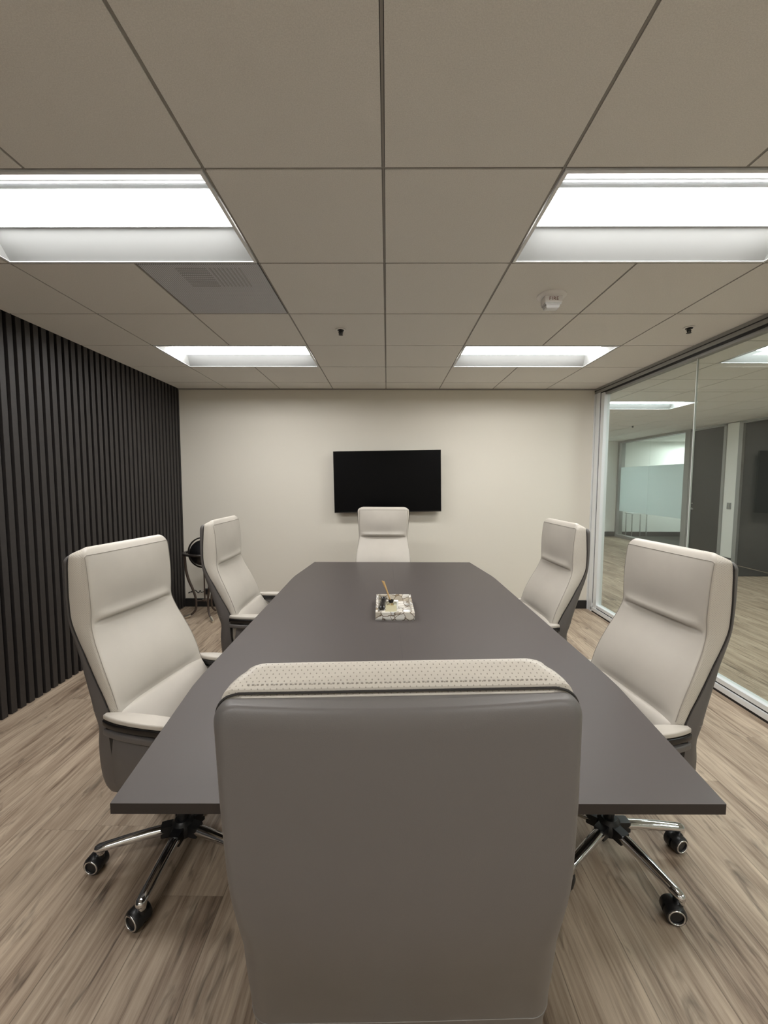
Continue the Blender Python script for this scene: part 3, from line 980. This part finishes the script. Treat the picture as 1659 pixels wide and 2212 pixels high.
def base_meshes(parent):
    m = MB().lathe([(0.001, 0.138), (0.030, 0.138), (0.042, 0.126), (0.048, 0.100), (0.044, 0.078), (0.034, 0.072), (0.001, 0.072)], seg=28)
    for k in range(5):
        a = 2 * PI * k / 5
        mm = MB()
        mm.loft([[(x, -w_, z - h_), (x, w_, z - h_), (x, w_ * 0.9, z + h_), (x, -w_ * 0.9, z + h_)] for x, w_, h_, z in ((0.02, 0.022, 0.022, 0.103), (0.072, 0.0215, 0.0205, 0.1045), (0.080, 0.0205, 0.0195, 0.1045))])
        mm.xf(Matrix.Rotation(a, 4, 'Z'))
        o_ = len(m.v); m.v += mm.v; m.f += [tuple(i + o_ for i in f) for f in mm.f]; m.mi += mm.mi
    m.build('hub', 'plastic_black', parent, angle=40)
    for k in range(5):
        a = 2 * PI * k / 5; Rm = Matrix.Rotation(a, 4, 'Z')
        rings = []
        for x, w_, h_, z in ((0.06, 0.0205, 0.019, 0.1045), (0.12, 0.0205, 0.0185, 0.103), (0.20, 0.0195, 0.0165, 0.0985), (0.27, 0.0185, 0.0145, 0.0925), (0.298, 0.0180, 0.0135, 0.090), (0.308, 0.013, 0.0110, 0.0885), (0.312, 0.007, 0.007, 0.0875)):
            rings.append([(x, w_ * math.cos(q) * (1.0 if math.sin(q) > 0 else 1.0), z + h_ * math.copysign(abs(math.sin(q)) ** 0.8, math.sin(q))) for q in [2 * PI * i / 20 for i in range(20)]])
        leg = MB().loft(rings)
        leg.lathe([(0.001, 0.094), (0.0175, 0.094), (0.0175, 0.070), (0.016, 0.067), (0.001, 0.067)], (0.293, 0, 0), seg=18)
        leg.xf(Rm).build('leg', 'chrome', parent, smooth=True, angle=50)
        # caster: hood, twin wheels, bright rims
        rc_ = random.uniform(0, 2 * PI) if k not in CAST else math.radians(CAST[k] - la)
        cm = MB()
        for sx in (-1, 1):
            cm.lathe([(0.001, 0.002 * sx), (0.028, 0.002 * sx), (0.0325, 0.005 * sx), (0.0325, 0.025 * sx), (0.030, 0.029 * sx), (0.026, 0.0295 * sx), (0.0225, 0.025 * sx), (0.001, 0.025 * sx)], (0, -0.016, 0.0328), 'x', 28)
        hood = []
        for xx in (-0.026, -0.020, 0.020, 0.026):
            rr_ = 0.0350 if abs(xx) < 0.025 else 0.0325
            ring = [(xx, -0.016 + rr_ * math.cos(q), 0.0328 + rr_ * math.sin(q)) for q in np.linspace(-0.15, PI * 0.80, 12)]
            ring += [(xx, -0.016 + 0.012, 0.036)]
            hood.append(ring)
        cm.loft(hood)
        cm.lathe([(0.001, 0.066), (0.013, 0.066), (0.015, 0.050), (0.001, 0.048)], (0, 0, 0), seg=16)
        T_ = Matrix.Translation(Rm @ Vector((0.293, 0, 0))) @ Matrix.Rotation(rc_, 4, 'Z')
        cs = cm.xf(T_).build('caster', 'plastic_black', parent, smooth=True, angle=45)
        for sx in (-1, 1):
            rm = MB().tube([(0.0292 * sx, -0.016 + 0.0245 * math.cos(q), 0.0328 + 0.0245 * math.sin(q)) for q in [2 * PI * i / 28 for i in range(28)]], 0.0031, seg=8, closed=True)
            rm.xf(T_).build('wheel_rim', 'chrome', cs, smooth=True)


random.seed(4)
CHAIR_GROUP = 'high-back chairs around the conference table'
# name, x, y, yaw(deg), hub offset world, leg start angle world(deg), label
CH = [
    ('NL', -1.139, 1.737, -100.6, (-0.822, 1.575), 198.3, {0: -95, 1: -112}, 'cream high-back chair at the left near end, beside the slatted wall'),
    ('NR', 1.185, 1.673, 97.0, (0.910, 1.600), 0.7, {0: -75, 4: -100, 3: -128}, 'cream high-back chair at the right near end, in front of the glass'),
    ('FL', -1.154, 2.817, -90.3, (-0.86, 2.80), 190, {}, 'cream high-back chair at left far end, in front of the dark globe'),
    ('FR', 1.176, 2.695, 93.6, (0.88, 2.68), 10, {}, 'cream high-back chair at right far end, before the cream wall and aluminium jamb'),
    ('FC', -0.036, 4.085, 180.0, (-0.036, 3.785), 100, {}, 'cream high-back chair at the head of table under the television'),
    ('FN', 0.016, 0.529, 0.8, (0.016, 0.83), 270, {}, 'high-back chair nearest the camera, its grey leather back turned towards us'),
]
proto = None
for key, x, y, yw, hub, la, CAST, lb in CH:
    if proto is None:
        proto = chair_build(); rt_ = proto
    else:
        rt_ = proto_clone()
    if proto is rt_:
        base_tmpl = None

        def proto_clone():
            c = proto.copy(); COL.objects.link(c)
            for ch in proto.children:
                if ch.name.split('.')[0] in ('hub', 'leg', 'caster'): continue
                copy_tree(ch, c)
            return c
    rt_.location = (x, y, 0); rt_.rotation_euler = (0, 0, math.radians(yw))
    tag(rt_, lb, 'chair', CHAIR_GROUP)
    if key == 'FC': rt_.scale = (1.07, 1.0, 1.0)
    if key == 'FN':                                   # its back sits very slightly askew
        for ob in rt_.children:
            if ob.name.split('.')[0] in ('back_shell', 'back_cushion', 'shell_seam'):
                ob.rotation_euler = (0, math.radians(-1.1), 0); ob.location = (0.0225, 0, 0)
            else:
                ob.location = (0.012, ob.location.y + 0.012, ob.location.z)
                if ob.name.startswith('armrest'): ob.scale = (0.955, 1, 1)
    # base parts hang directly from the chair; they carry their own swivel
    before = set(bpy.data.objects)
    base_meshes(rt_)
    Minv = (Matrix.Translation((x, y, 0)) @ Matrix.Rotation(math.radians(yw), 4, 'Z')).inverted()
    hl_ = Minv @ Vector((hub[0], hub[1], 0))
    for ob in set(bpy.data.objects) - before:
        if ob.parent is rt_:
            ob.location = (hl_.x, hl_.y, 0); ob.rotation_euler = (0, 0, math.radians(la) - math.radians(yw))
    for ob in rt_.children:
        if ob.name.startswith('gas_column'):
            ob.location = (hl_.x, hl_.y - 0.30, 0)

# ------------------------------------------------------------------ tray and what is in it
tx0, tx1, ty0, ty1 = -0.063, 0.153, 2.225, 2.590
tcx, tcy = (tx0 + tx1) / 2, (ty0 + ty1) / 2
r = empty('tray', (tcx, tcy, TZ)); r.rotation_euler = (0, 0, 0.0095)
tag(r, 'square stone mosaic tray in cream and brown on the table', 'tray')
hx, hy, wt = (tx1 - tx0) / 2, (ty1 - ty0) / 2, 0.013
m = MB().box(-hx, hx, -hy, hy, 0.0006, 0.010, bev=0.001)
m.box(-hx, hx, -hy, -hy + wt, 0.0006, 0.046, bev=0.0015).box(-hx, hx, hy - wt, hy, 0.0006, 0.046, bev=0.0015)
m.box(-hx, -hx + wt, -hy + wt, hy - wt, 0.0006, 0.046, bev=0.0015).box(hx - wt, hx, -hy + wt, hy - wt, 0.0006, 0.046, bev=0.0015)
m.build('body', 'mosaic', r)
zt0 = TZ + 0.0102
r = empty('reed_diffuser', (0.025, 2.330, zt0))
tag(r, 'small glass reed diffuser bottle with wooden sticks in the tray', 'diffuser')
m = MB()
bo = [(-0.034, -0.018), (0.034, -0.018), (0.034, 0.018), (-0.034, 0.018)]
m.prism([(p[0], p[1]) for p in bo], 0, 0.058, bev=0.004)
m.loft([[(a * p[0] / 0.034, b * p[1] / 0.018, z) for p in bo] for a, b, z in ((0.034, 0.018, 0.054), (0.030, 0.017, 0.060), (0.015, 0.012, 0.064), (0.013, 0.011, 0.066))])
m.build('bottle', 'glass_bottle', r, angle=40)
MB().box(-0.031, 0.031, -0.0145, 0.0145, 0.003, 0.040, bev=0.002).build('liquid', 'label_cream', r)
MB().box(-0.030, 0.030, -0.0192, -0.0184, 0.008, 0.045).build('paper_label', 'label_cream', r)
MB().lathe([(0.001, 0.062), (0.0145, 0.062), (0.0145, 0.076), (0.010, 0.077), (0.009, 0.072), (0.001, 0.072)], seg=22).build('collar', 'gloss_black', r, angle=40)
for k, (dx, dy) in enumerate(((-0.052, 0.004), (-0.046, -0.004), (-0.041, 0.006), (-0.047, 0.010))):
    MB().tube([(0.010 - 0.004 * k * 0.5, -0.002 + 0.002 * k, 0.045), (dx, dy, 0.186 - 0.002 * k)], [0.0021, 0.0029], seg=8).build('reed', 'reed', r)
r = empty('remote_control', (-0.022, 2.482, zt0)); r.rotation_euler = (0, 0, math.radians(-3))
tag(r, 'black remote control standing beside the bottle in the tray', 'remote')
rings = []
for yy, w_, h_ in ((-0.105, 0.012, 0.010), (-0.100, 0.017, 0.016), (-0.06, 0.0175, 0.021), (0.03, 0.018, 0.026), (0.050, 0.0175, 0.026), (0.056, 0.017, 0.020), (0.062, 0.018, 0.026), (0.075, 0.0185, 0.030), (0.083, 0.014, 0.020)):
    rings.append([(w_ * math.cos(q), yy, h_ * 0.5 + 0.0005 + h_ * 0.5 * math.sin(q)) for q in [2 * PI * i / 16 for i in range(16)]])
MB().loft(rings).build('body', 'gloss_black', r, smooth=True)
MB().lathe([(0.001, 0.0), (0.009, 0.0), (0.009, 0.003), (0.001, 0.004)], (0, 0.03, 0.0255), seg=18).build('button', 'plastic_black', r)
o = MB().box(-0.021, 0.021, -0.020, 0.020, 0, 0.017, bev=0.005).build('white_case', 'card_white', None, smooth=True, angle=50)
o.location = (0.116, 2.316, zt0 + 0.0004); tag(o, 'small white rounded box at the front right of the tray', 'box')
o = MB().box(-0.013, 0.013, -0.012, 0.012, 0, 0.045, bev=0.002).build('paper_box', 'card_white', None)
o.location = (0.056, 2.42, zt0 + 0.0004); tag(o, 'small white upright carton behind the diffuser bottle', 'box')
# ------------------------------------------------------------------ floor globe in the corner
gx, gy, gz = -1.985, 4.42, 0.722
r = empty('floor_globe', (gx, gy, 0)); tag(r, 'dark floor globe on curved legs behind left far chair', 'globe')
m = MB(); m.lathe([(max(0.0005, 0.140 * math.sin(PI * k / 24)), gz + 0.140 * math.cos(PI * k / 24)) for k in range(25)], seg=36)
m.build('sphere', 'globe_dark', r, smooth=True)
m = MB(); ri, ro = 0.156, 0.170
m.loft([[(p[0], p[1], gz + p[2]) for p in ((ri * math.cos(q), -0.007, ri * math.sin(q)), (ro * math.cos(q), -0.007, ro * math.sin(q)), (ro * math.cos(q), 0.007, ro * math.sin(q)), (ri * math.cos(q), 0.007, ri * math.sin(q)))] for q in [2 * PI * i / 56 for i in range(57)]], cap0=False, cap1=False)
m.tube([(0, 0, gz - 0.165), (0, 0, gz + 0.165)], 0.004)
m.build('meridian_ring', 'ring_dark', r, angle=40)
m = MB()
m.lathe([(0.176, gz - 0.011), (0.207, gz - 0.011), (0.211, gz - 0.006), (0.211, gz + 0.006), (0.206, gz + 0.011), (0.176, gz + 0.011)], seg=48)
m2 = MB()
pr_ = [(0.176, -0.011), (0.207, -0.011), (0.212, 0.0), (0.207, 0.011), (0.176, 0.011)]
m2.loft([[(p[0] * math.cos(q), p[0] * math.sin(q), gz + p[1]) for p in pr_] for q in [2 * PI * i / 48 for i in range(49)]], cap0=False, cap1=False)
m2.build('horizon_ring', 'ring_dark', r, angle=40)
for a in (187, 314, 67):
    ca, sa = math.cos(math.radians(a)), math.sin(math.radians(a))
    prof = [(0.196, gz - 0.010), (0.192, 0.62), (0.184, 0.52), (0.160, 0.42), (0.125, 0.33), (0.098, 0.24), (0.090, 0.17), (0.098, 0.10), (0.130, 0.055), (0.170, 0.030), (0.196, 0.018)]
    rad = [0.013, 0.013, 0.014, 0.014, 0.013, 0.012, 0.011, 0.011, 0.011, 0.011, 0.010]
    # resample smoothly
    s_ = np.linspace(0, 10, 41)
    pts = [(smooth_interp(range(11), [p[0] for p in prof], q), smooth_interp(range(11), [p[1] for p in prof], q)) for q in s_]
    rd = [smooth_interp(range(11), rad, q) for q in s_]
    lg = MB().tube([(p[0] * ca, p[0] * sa, p[1]) for p in pts], rd, seg=12).build('leg', 'wood_leg', r, smooth=True)
    MB().tube([(0.150 * ca, 0.150 * sa, 0.041), (0.190 * ca, 0.190 * sa, 0.021), (0.224 * ca, 0.224 * sa, 0.012)], [0.0150, 0.0150, 0.012], seg=12).build('metal_toe', 'brass', lg, smooth=True)
m = MB().lathe([(0.001, 0.185), (0.030, 0.190), (0.030, 0.205), (0.001, 0.210)], seg=20)
for a in (187, 314, 67):
    ca, sa = math.cos(math.radians(a)), math.sin(math.radians(a))
    m.tube([(0, 0, 0.197), (0.092 * ca, 0.092 * sa, 0.190)], 0.007)
m.tube([(0, 0, 0.20), (0, 0, gz - 0.168)], 0.008)
m.build('stretcher', 'wood_leg', r, angle=40)
r = empty('power_adapter', (-2.135, YB, 0.19)); tag(r, 'black plug adapter with twisted cord low on end wall beside globe', 'plug')
MB().box(-0.028, 0.028, -0.045, -0.0004, -0.035, 0.030, bev=0.004).build('plug_body', 'plastic_black', r)
pts = [(-0.028, -0.03, 0.0), (-0.06, -0.035, -0.012), (-0.075, -0.03, 0.012), (-0.09, -0.04, -0.016), (-0.12, -0.035, 0.008), (-0.15, -0.03, 0.014), (-0.19, -0.03, -0.008), (-0.215, -0.03, -0.022),
       (-0.20, -0.03, -0.010), (-0.165, -0.032, -0.006), (-0.14, -0.03, 0.016), (-0.11, -0.036, -0.004), (-0.10, -0.03, -0.020)]
s_ = np.linspace(0, len(pts) - 1, 70)
MB().tube([tuple(smooth_interp(range(len(pts)), [p[c] for p in pts], q) for c in range(3)) for q in s_], 0.0042, seg=8).build('cord', 'plastic_black', r, smooth=True)

# ------------------------------------------------------------------ things in the far office
r = empty('side_table', (6.66, 11.06, 0.006)); tag(r, 'small white-topped table on slim metal legs inside far office', 'table')
MB().box(-0.22, 0.22, -0.16, 0.16, 0.640, 0.668, bev=0.003).build('tabletop', 'card_white', r)
for sx in (-1, 1):
    for sy in (-1, 1):
        MB().box(sx * 0.19 - 0.011, sx * 0.19 + 0.011, sy * 0.135 - 0.011, sy * 0.135 + 0.011, 0.0, 0.640).build('leg', 'steel', r)
r = empty('folding_table', (8.02, 10.75, 0.006)); tag(r, 'dark-legged folding table behind frosted band of far office glass', 'table')
MB().box(-0.40, 0.40, -0.30, 0.30, 0.715, 0.745, bev=0.003).build('tabletop', 'trim_grey', r)
for sx in (-1, 1):
    lg = MB().tube([(sx * 0.16, -0.24, 0.715), (sx * 0.02 + 0.0, -0.24, 0.02)], 0.016)
    lg.tube([(sx * 0.16, 0.24, 0.715), (sx * 0.02, 0.24, 0.02)], 0.016)
    lg.tube([(sx * 0.02, -0.26, 0.018), (sx * 0.02, 0.26, 0.018)], 0.018)
    lg.build('leg', 'plastic_black', r)
MB().tube([(-0.36, -0.24, 0.70), (-0.06, -0.24, 0.30)], 0.012).build('brace', 'trim_grey', r)
